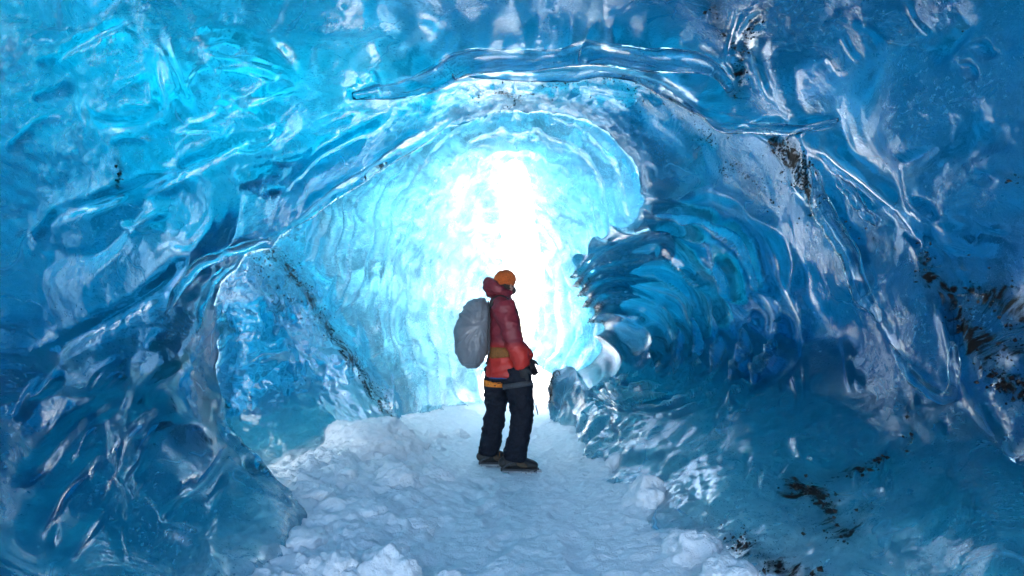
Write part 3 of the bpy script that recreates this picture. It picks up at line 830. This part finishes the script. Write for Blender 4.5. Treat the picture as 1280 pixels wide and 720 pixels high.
def blob_bm(bm, c, r, rot=None, sub=3):
    res = bmesh.ops.create_icosphere(bm, subdivisions=sub, radius=1.0)
    M = Matrix.Translation(Vector(c)) @ (rot.to_4x4() if rot else Matrix.Identity(4)) @ Matrix.Diagonal((*r, 1))
    bmesh.ops.transform(bm, matrix=M, verts=res['verts'])
def finish(name, bm, mat, parent, voxel=None, smooth=0, fold=0.0, foldscale=6.0, stretch=(1, 1, 1), creases=None):
    me = bpy.data.meshes.new(name); bmesh.ops.recalc_face_normals(bm, faces=bm.faces); bm.to_mesh(me); bm.free()
    o = bpy.data.objects.new(name, me); COL.objects.link(o)
    if voxel:
        md = o.modifiers.new("remesh", 'REMESH'); md.mode = 'VOXEL'; md.voxel_size = voxel; md.use_smooth_shade = True
        if smooth:
            sm = o.modifiers.new("smooth", 'SMOOTH'); sm.iterations = smooth; sm.factor = 0.5
        dg = bpy.context.evaluated_depsgraph_get()
        me2 = bpy.data.meshes.new_from_object(o.evaluated_get(dg)); o.modifiers.clear()
        o.data = me2; bpy.data.meshes.remove(me); me = me2; me.name = name
    if fold:
        n = len(me.vertices); co = np.empty(n * 3, np.float32); me.vertices.foreach_get("co", co); co = co.reshape(-1, 3)
        no = np.empty(n * 3, np.float32); me.vertices.foreach_get("normal", no); no = no.reshape(-1, 3)
        d = fold * fbm(co * np.array(stretch, np.float32) * foldscale, 4, ridged=True)
        d += fold * 0.7 * fbm(co * foldscale * 0.45 + 3, 2)
        me.vertices.foreach_set("co", (co + no * d[:, None]).ravel()); me.update()
    me.materials.clear(); me.materials.append(mat)
    me.polygons.foreach_set("use_smooth", np.ones(len(me.polygons), bool))
    o.parent = parent
    return o

M_JACKET, nt, out = new_mat("maroon_shell_jacket")
co = N(nt, "ShaderNodeTexCoord").outputs["Object"]
sep = N(nt, "ShaderNodeSeparateXYZ", ins={0: co})
jn = N(nt, "ShaderNodeTexNoise", ins={"Vector": co, "Scale": 30.0, "Detail": 4.0})
zz = mathn(nt, 'ADD', sep.outputs[2], mathn(nt, 'MULTIPLY', jn.outputs[0], 0.02))
jc = ramp(nt, mathn(nt, 'SUBTRACT', zz, 0.55), [(0.0, (0.46, 0.024, 0.016)), (0.525, (0.43, 0.024, 0.018)), (0.595, (0.17, 0.014, 0.026)), (1.0, (0.18, 0.015, 0.028))])
jw = N(nt, "ShaderNodeTexNoise", ins={"Vector": co, "Scale": 300.0, "Detail": 2.0})
jb = N(nt, "ShaderNodeBump", ins={"Strength": 0.2, "Distance": 0.004, "Height": jw.outputs[0]})
jp = N(nt, "ShaderNodeBsdfPrincipled", ins={"Base Color": jc, "Roughness": 0.55, "Normal": jb.outputs[0]})
nt.links.new(jp.outputs[0], out.inputs["Surface"])
M_HOOD = flat_mat("red_hood_fabric", (0.17, 0.018, 0.030), 0.6, 0.2, 40)
M_PANTS = flat_mat("navy_trousers", (0.006, 0.009, 0.018), 0.75, 0.25, 50, 0.35, 0.25)
M_BEANIE = flat_mat("orange_knit", (0.62, 0.13, 0.022), 0.85, 0.7, 70)
M_SKIN = flat_mat("skin", (0.45, 0.26, 0.19), 0.5, 0, 40, 0.12)
M_HAIR = flat_mat("dark_hair", (0.03, 0.022, 0.018), 0.6, 0.5, 90)
M_BLACK = flat_mat("black_leather", (0.012, 0.012, 0.013), 0.45, 0.3, 60, 0.4)
M_TAN = flat_mat("tan_suede", (0.09, 0.06, 0.038), 0.8, 0.2, 60)
M_GREY = flat_mat("grey_webbing", (0.045, 0.05, 0.06), 0.7, 0.2, 80)
M_STEEL = flat_mat("crampon_steel", (0.35, 0.36, 0.38), 0.35, 0, 60, 0.2)
M_ORANGE = flat_mat("orange_webbing", (0.70, 0.21, 0.02), 0.7, 0.2, 90)
M_BLUE = flat_mat("blue_webbing", (0.02, 0.07, 0.24), 0.7, 0.2, 90)
M_OCHRE = flat_mat("ochre_padding", (0.22, 0.085, 0.016), 0.75, 0.3, 50)
M_COVER = flat_mat("grey_rain_cover", (0.14, 0.158, 0.182), 0.38, 0.1, 12, 0.05)
M_GLOVE = flat_mat("dark_glove", (0.012, 0.013, 0.018), 0.6, 0.3, 60)

hiker = bpy.data.objects.new("person", None); COL.objects.link(hiker)
fx = (630.0 - 640.0) / F * PY0
fz = float(floor_height([fx], [PY0])[0])
hiker.location = (fx, PY0, fz - 0.012)
tag(hiker, "person in maroon and red jacket and orange beanie standing on the snow path, looking up", "person")
Y_N, Y_F = -0.115, 0.115        # near and far side of the body

# body: one continuous mesh (head, neck, torso, arms, legs)
bm = bmesh.new()
head_c = hp(630.5, 352, 0.0)
HR = (Matrix.Rotation(math.radians(38), 3, 'Z') @ Matrix.Rotation(math.radians(-20), 3, 'Y'))
def hd(x, y, z): return head_c + HR @ Vector((x, y, z))
blob_bm(bm, head_c, (0.098, 0.078, 0.118), HR)
blob_bm(bm, hd(0.040, 0, -0.070), (0.052, 0.050, 0.055), HR)                   # jaw
blob_bm(bm, hd(0.101, 0, -0.012), (0.017, 0.012, 0.026), HR)                   # nose
for yy in (-0.036, 0.036): blob_bm(bm, hd(0.082, yy, 0.018), (0.014, 0.018, 0.010), HR)   # brow and eyes
blob_bm(bm, hd(0.086, 0, -0.060), (0.010, 0.024, 0.010), HR)                   # lips
for sy in (-1, 1): blob_bm(bm, hd(0.0, sy * 0.078, -0.02), (0.020, 0.010, 0.032), HR)      # ears
tube_bm(bm, [hp(627, 372), hp(628, 360)], [0.055, 0.05])
p, r = smooth_pts([hp(632, 470), hp(632, 440), hp(631, 410), hp(629, 385), hp(627, 372)], [(0.11, 0.15), (0.10, 0.14), (0.11, 0.16), (0.09, 0.17), (0.05, 0.07)]); tube_bm(bm, p, r)
ARM_N = [hp(629, 381, -0.19), hp(636, 402, -0.235), hp(641, 424, -0.25), hp(648, 441, -0.235), hp(652, 455, -0.215)]
ARM_F = [hp(629, 381, 0.19), hp(635, 402, 0.235), hp(641, 424, 0.24), hp(652, 438, 0.20), hp(660, 448, 0.16)]
LEG_N = [hp(644, 458, -0.09), hp(648, 485, -0.105), hp(652, 512, -0.11), hp(648, 538, -0.115), hp(642, 563, -0.12)]
LEG_F = [hp(622, 458, 0.09), hp(621, 485, 0.10), hp(619, 512, 0.105), hp(615, 538, 0.11), hp(611, 563, 0.12)]
for A_ in (ARM_N, ARM_F):
    p, r = smooth_pts(A_, [0.058, 0.05, 0.042, 0.036, 0.028]); tube_bm(bm, p, r, 14)
for A_ in (LEG_N, LEG_F):
    p, r = smooth_pts(A_, [0.085, 0.078, 0.06, 0.056, 0.04]); tube_bm(bm, p, r, 16)
finish("body", bm, M_SKIN, hiker, voxel=0.011, smooth=3)
# hair at the nape, under the beanie
bm = bmesh.new()
blob_bm(bm, hd(-0.014, 0, -0.010), (0.096, 0.084, 0.080), HR)
blob_bm(bm, hd(0.045, 0, -0.085), (0.052, 0.058, 0.042), HR)
finish("hair", bm, M_HAIR, hiker, voxel=0.010, smooth=1, fold=0.004, foldscale=30)
# jacket: torso and both sleeves in one surface
bm = bmesh.new()
rows = [(632.0, 467, .170, .205), (632, 455, .162, .198), (631, 436, .142, .185), (631, 415, .140, .195), (630, 396, .136, .212), (628, 383, .118, .212), (627, 374, .092, .160), (627.5, 366, .078, .090), (630, 359, .083, .086)]
p, r = smooth_pts([hp(a, b) for a, b, *_ in rows], [(c, d) for *_, c, d in rows]); tube_bm(bm, p, r, 32)
for A_ in (ARM_N, ARM_F):
    p, r = smooth_pts(A_, [0.098, 0.086, 0.080, 0.072, 0.060]); tube_bm(bm, p, r, 18)
jk = finish("jacket", bm, M_JACKET, hiker, voxel=0.010, smooth=3, fold=0.018, foldscale=7.0, stretch=(0.8, 0.8, 1.7))
for A_ in (ARM_N, ARM_F):
    bm = bmesh.new(); a, b = A_[-2].lerp(A_[-1], 0.80), A_[-1] + (A_[-1] - A_[-2]) * 0.05
    tube_bm(bm, [a, b], [0.066, 0.064], 18)
    finish("cuff", bm, M_BLACK, jk)
# front zip flap and drawcord
def cable(name, pts, rad, mat, parent, n=8):
    bm = bmesh.new(); p, r = smooth_pts(pts, [rad] * len(pts), 6); tube_bm(bm, p, r, n)
    return finish(name, bm, mat, parent)
cable("drawcord", [hp(644, 372, -0.06), hp(649, 380, -0.10), hp(652, 392, -0.11), hp(652, 404, -0.10)], 0.005, M_BLACK, jk)
# hood bunched behind the head
bm = bmesh.new()
p, r = smooth_pts([hp(634, 367, -0.085), hp(622, 361, -0.12), hp(613, 354, -0.075), hp(611, 352, 0.0), hp(613, 354, 0.075), hp(622, 361, 0.11), hp(634, 366, 0.085)], [(0.030, 0.028), (0.045, 0.045), (0.046, 0.046), (0.050, 0.052), (0.046, 0.046), (0.045, 0.045), (0.030, 0.028)])
tube_bm(bm, p, r, 16)
blob_bm(bm, hp(615, 362, 0), (0.065, 0.10, 0.062)); blob_bm(bm, hp(612, 358, -0.03), (0.06, 0.07, 0.06))
finish("hood", bm, M_HOOD, hiker, voxel=0.009, smooth=2, fold=0.012, foldscale=11, stretch=(0.8, 0.8, 2.0))
# beanie with a rolled brim
bm = bmesh.new()
rotb = Matrix.Rotation(math.radians(38), 3, 'Z') @ Matrix.Rotation(math.radians(-16), 3, 'Y')
blob_bm(bm, head_c + Vector((0.002, 0, 0.030)), (0.108, 0.096, 0.092), rotb, 4)
bn_ = finish("beanie", bm, M_BEANIE, hiker, voxel=0.008, smooth=2, fold=0.006, foldscale=26)
bm = bmesh.new()
pts = [head_c + rotb @ Vector((0.105 * math.cos(t), 0.095 * math.sin(t), 0.008)) for t in np.linspace(0, 2 * math.pi, 33)]
for k in range(32):
    tube_bm(bm, [pts[k], pts[k + 1]], [(0.011, 0.022)] * 2 if abs((pts[k + 1] - pts[k]).normalized().y) < 0.7 else [0.016] * 2, 10)
finish("brim", bm, M_BEANIE, bn_, voxel=0.007, smooth=2)
# trousers
bm = bmesh.new()
p, r = smooth_pts([hp(632, 446), hp(632.5, 458), hp(634, 470)], [(0.135, 0.17), (0.150, 0.185), (0.14, 0.18)]); tube_bm(bm, p, r, 24)
for A_, k in ((LEG_N, 1.0), (LEG_F, 0.94)):
    p, r = smooth_pts(A_, [0.124 * k, 0.112 * k, 0.094 * k, 0.090 * k, 0.092 * k]); tube_bm(bm, p, r, 20)
tr = finish("trousers", bm, M_PANTS, hiker, voxel=0.010, smooth=3, fold=0.020, foldscale=6.5, stretch=(0.9, 0.9, 1.7))
for A_ in (LEG_N,):
    bm = bmesh.new(); c_ = A_[1].lerp(A_[2], 0.35)
    blob_bm(bm, c_ + Vector((0.01, -0.105, 0.0)), (0.055, 0.016, 0.075), None, 3); finish("pocket", bm, M_PANTS, tr, fold=0.004, foldscale=18)
cable("zip", [hp(642, 374, -0.10), hp(645, 392, -0.165), hp(646.5, 412, -0.155), hp(647, 432, -0.14)], 0.004, M_BLACK, jk, 6)
# climbing harness
bm = bmesh.new(); p, r = smooth_pts([hp(632.8, 464), hp(633, 469)], [(0.158, 0.196)] * 2); tube_bm(bm, p, r, 36)
hn = finish("harness_belt", bm, M_BLUE, hiker)
def loop(name, A_, py0, py1, rad, mat, tilt):
    bm = bmesh.new(); a = np.array([A_[0], A_[1]])
    f0 = (py0 - 458) / 27.0; f1 = (py1 - 458) / 27.0
    c0, c1 = A_[0].lerp(A_[1], f0), A_[0].lerp(A_[1], f1)
    tube_bm(bm, [c0 + Vector((0, 0, tilt)), c1 + Vector((0, 0, tilt))], [rad] * 2, 24)
    return finish(name, bm, mat, hn)
loop("leg_loop", LEG_F, 473, 480, 0.128, M_ORANGE, 0.0)
loop("leg_loop", LEG_N, 474, 480, 0.136, M_GREY, 0.0)
cable("gear_loop", [hp(650, 462, -0.19), hp(657, 468, -0.15), hp(660, 470, -0.06)], 0.008, M_BLACK, hn)
bm = bmesh.new(); blob_bm(bm, hp(661, 469, -0.10), (0.020, 0.016, 0.045)); blob_bm(bm, hp(663, 480, -0.11), (0.022, 0.016, 0.055), Matrix.Rotation(0.2, 3, 'Y')); blob_bm(bm, hp(664, 491, -0.11), (0.012, 0.012, 0.03))
finish("carabiner", bm, M_BLACK, hn, voxel=0.008, smooth=2)
cable("sling", [hp(664, 492, -0.11), hp(668, 502, -0.11), hp(671, 512, -0.11), hp(669, 500, -0.10)], 0.003, M_GREY, hn)
# gloved hands: palm, four fingers of different lengths and a thumb, slightly curled
def hand(A_, side):
    bm = bmesh.new()
    w = A_[-1]; d = (A_[-1] - A_[-2]).normalized(); d = (d + Vector((0, 0, -0.5))).normalized()
    f = Vector((1, 0, 0)); f = (f - d * f.dot(d)).normalized(); s = Vector((0, side, 0))
    tube_bm(bm, [w - d * 0.02, w + d * 0.02, w + d * 0.055, w + d * 0.09], [(0.032, 0.026), (0.040, 0.022), (0.046, 0.021), (0.043, 0.019)], 14)
    for k, ln in enumerate((0.066, 0.078, 0.084, 0.074)):
        b0 = w + d * 0.085 + f * (-0.033 + 0.022 * k)
        b1 = b0 + d * ln * 0.45 - s * 0.008; b2 = b1 + d * ln * 0.32 - s * 0.018; b3 = b2 + d * ln * 0.18 - s * 0.020
        tube_bm(bm, [b0, b1, b2, b3], [0.0115, 0.0108, 0.0098, 0.007], 8)
    t0 = w + d * 0.025 + f * 0.036; t1 = t0 + f * 0.024 + d * 0.028; t2 = t1 + d * 0.032 + f * 0.004 - s * 0.012
    tube_bm(bm, [t0, t1, t2], [0.015, 0.0128, 0.009], 8)
    finish("glove", bm, M_GLOVE, hiker, voxel=0.0045, smooth=1)
hand(ARM_N, -1); hand(ARM_F, 1)
# boots with crampons
def boot(ank, toe_x, ysgn):
    x0 = ank.x; y0 = ank.y
    b = bpy.data.objects.new("boot", None)
    bm = bmesh.new()
    L = [(-0.105, 0.030, 0.040), (-0.085, 0.055, 0.045), (-0.03, 0.065, 0.046), (0.05, 0.060, 0.050), (0.12, 0.048, 0.054), (0.175, 0.038, 0.048), (0.205, 0.024, 0.030)]
    p, r = smooth_pts([(x0 + a, y0 + ysgn * max(a, 0) * 0.10, 0.03 + h) for a, h, w_ in L], [(h, w_) for a, h, w_ in L], 4); tube_bm(bm, p, r, 18)
    p, r = smooth_pts([(x0 - 0.035, y0, 0.07), (x0 - 0.03, y0, 0.14), (x0 - 0.03, y0, 0.21)], [0.066, 0.060, 0.062], 4); tube_bm(bm, p, r, 18)
    bo = finish("boot", bm, M_BLACK, hiker, voxel=0.008, smooth=2, fold=0.003, foldscale=20)
    bm = bmesh.new()
    out_ = [(-0.115, 0.0), (-0.10, 0.035), (-0.03, 0.042), (0.06, 0.05), (0.13, 0.056), (0.19, 0.045), (0.22, 0.0)]
    ol = out_ + [(a, -b_) for a, b_ in out_[-2:0:-1]]
    top = [bm.verts.new((x0 + a, y0 + b_ + ysgn * max(a, 0) * 0.10, 0.048)) for a, b_ in ol]; bot = [bm.verts.new((x0 + a, y0 + b_ + ysgn * max(a, 0) * 0.10, 0.022)) for a, b_ in ol]
    bm.faces.new(top); bm.faces.new(bot[::-1])
    for k in range(len(ol)): bm.faces.new((top[k], bot[k], bot[(k + 1) % len(ol)], top[(k + 1) % len(ol)]))
    finish("sole", bm, M_GREY, bo)
    bm = bmesh.new(); blob_bm(bm, (x0 + 0.075, y0 - 0.035, 0.082), (0.062, 0.030, 0.026), Matrix.Rotation(0.25, 3, 'Y'), 2)
    finish("side_panel", bm, M_TAN, bo)
    for k in range(3):
        xx = x0 + 0.045 + 0.030 * k; zt = 0.135 - 0.013 * k
        cable("lace", [(xx, y0 - 0.05, zt - 0.03), (xx + 0.004, y0 - 0.02, zt + 0.008), (xx, y0 + 0.04, zt - 0.02)], 0.005, M_OCHRE, bo, 6)
    bm = bmesh.new()
    for sgn in (-1, 1):
        tube_bm(bm, [(x0 - 0.10, y0 + sgn * 0.040, 0.026), (x0 + 0.05, y0 + sgn * 0.048, 0.026), (x0 + 0.17, y0 + sgn * 0.052, 0.026)], [(0.006, 0.006)] * 3, 6)
        for a in (-0.09, -0.05, 0.06, 0.10, 0.15, 0.19):
            tube_bm(bm, [(x0 + a, y0 + sgn * 0.048, 0.028), (x0 + a + 0.006, y0 + sgn * 0.050, 0.010), (x0 + a + 0.010, y0 + sgn * 0.051, -0.012)], [0.010, 0.007, 0.002], 5)
    for sgn in (-1, 1): tube_bm(bm, [(x0 + 0.20, y0 + sgn * 0.025, 0.030), (x0 + 0.235, y0 + sgn * 0.027, 0.022), (x0 + 0.255, y0 + sgn * 0.028, -0.004)], [0.010, 0.008, 0.002], 5)
    finish("crampon", bm, M_STEEL, bo)
    cable("crampon_strap", [(x0 - 0.10, y0 - 0.055, 0.055), (x0 - 0.03, y0 - 0.066, 0.10), (x0 + 0.045, y0 - 0.045, 0.135), (x0 + 0.05, y0 + 0.03, 0.135)], 0.008, M_GREY, bo, 6)
boot(Vector((hp(642, 570).x, LEG_N[-1].y, 0)), 0, 0)
boot(Vector((hp(614, 570).x, LEG_F[-1].y, 0)), 0, 1)

# backpack under its rain cover: worn by the person, a thing of its own
pack = bpy.data.objects.new("backpack", None); COL.objects.link(pack)
pack.location = (fx, PY0, fz - 0.012)
tag(pack, "rounded backpack under a wrinkled grey rain cover on the hiker's back", "backpack")
bm = bmesh.new()
res = bmesh.ops.create_icosphere(bm, subdivisions=6, radius=1.0)
c = hp(593, 414)
for v in bm.verts:
    x_, y_, z_ = v.co
    k = 1.0
    sx = 0.168 if x_ < 0 else 0.135
    zz_ = z_ * (0.305 if z_ > 0 else 0.305)
    x2 = math.copysign(abs(x_) ** 0.85, x_) * sx
    y2 = math.copysign(abs(y_) ** 0.8, y_) * 0.175
    z2 = math.copysign(abs(z_) ** 0.92, z_) * 0.305
    x2 += 0.055 * (z2 / 0.305) if z2 > 0 else 0.020 * (z2 / 0.305)
    v.co = Vector((c.x + x2, c.y + y2, c.z + z2))
P = np.array([v.co[:] for v in bm.verts], np.float32)
Q = P - np.array(c[:], np.float32)
wq = Q + 0.06 * np.stack([fbm(Q * 4, 2), fbm(Q * 4 + 9, 2), fbm(Q * 4 + 5, 2)], 1)
hub = np.array([0.05, 0, 0.06]); W = wq - hub
an_ = np.arctan2(W[:, 2], W[:, 0]); rr_ = np.sqrt(W[:, 0] ** 2 + W[:, 2] ** 2)
rad_ = fbm(np.stack([np.cos(an_) * 2.6, np.sin(an_) * 2.6, rr_ * 2.0], 1), 3, ridged=True)     # creases gathered towards the middle of the cover
fo = 0.020 * rad_ * smoothstep(0.02, 0.10, rr_) + 0.014 * fbm(wq * np.array([3, 3, 12], np.float32), 3, ridged=True) + 0.008 * fbm(Q * 5 + 7, 2)
bm.normal_update()
for v, d in zip(bm.verts, fo): v.co += v.normal * float(d)
finish("rain_cover", bm, M_COVER, pack)
cable("hem", [hp(611, 376, -0.09), hp(612.5, 395, -0.155), hp(612.5, 415, -0.172), hp(612.5, 435, -0.155), hp(609, 452, -0.10)], 0.008, M_GREY, pack)
for sgn in (-1, 1):
    cable("shoulder_strap", [hp(613, 384, sgn * 0.11), hp(619, 373, sgn * 0.125), hp(629, 371, sgn * 0.13), hp(641, 381, sgn * 0.125), hp(646, 397, sgn * 0.115), hp(645, 412, sgn * 0.11)], 0.017, M_BLACK, pack, 10)
bm = bmesh.new(); p, r = smooth_pts([hp(631, 432.5), hp(631, 438), hp(631.5, 443.5)], [(0.150, 0.200), (0.160, 0.212), (0.152, 0.203)], 4); tube_bm(bm, p, r, 36)
finish("hip_belt", bm, M_OCHRE, pack, fold=0.005, foldscale=14)
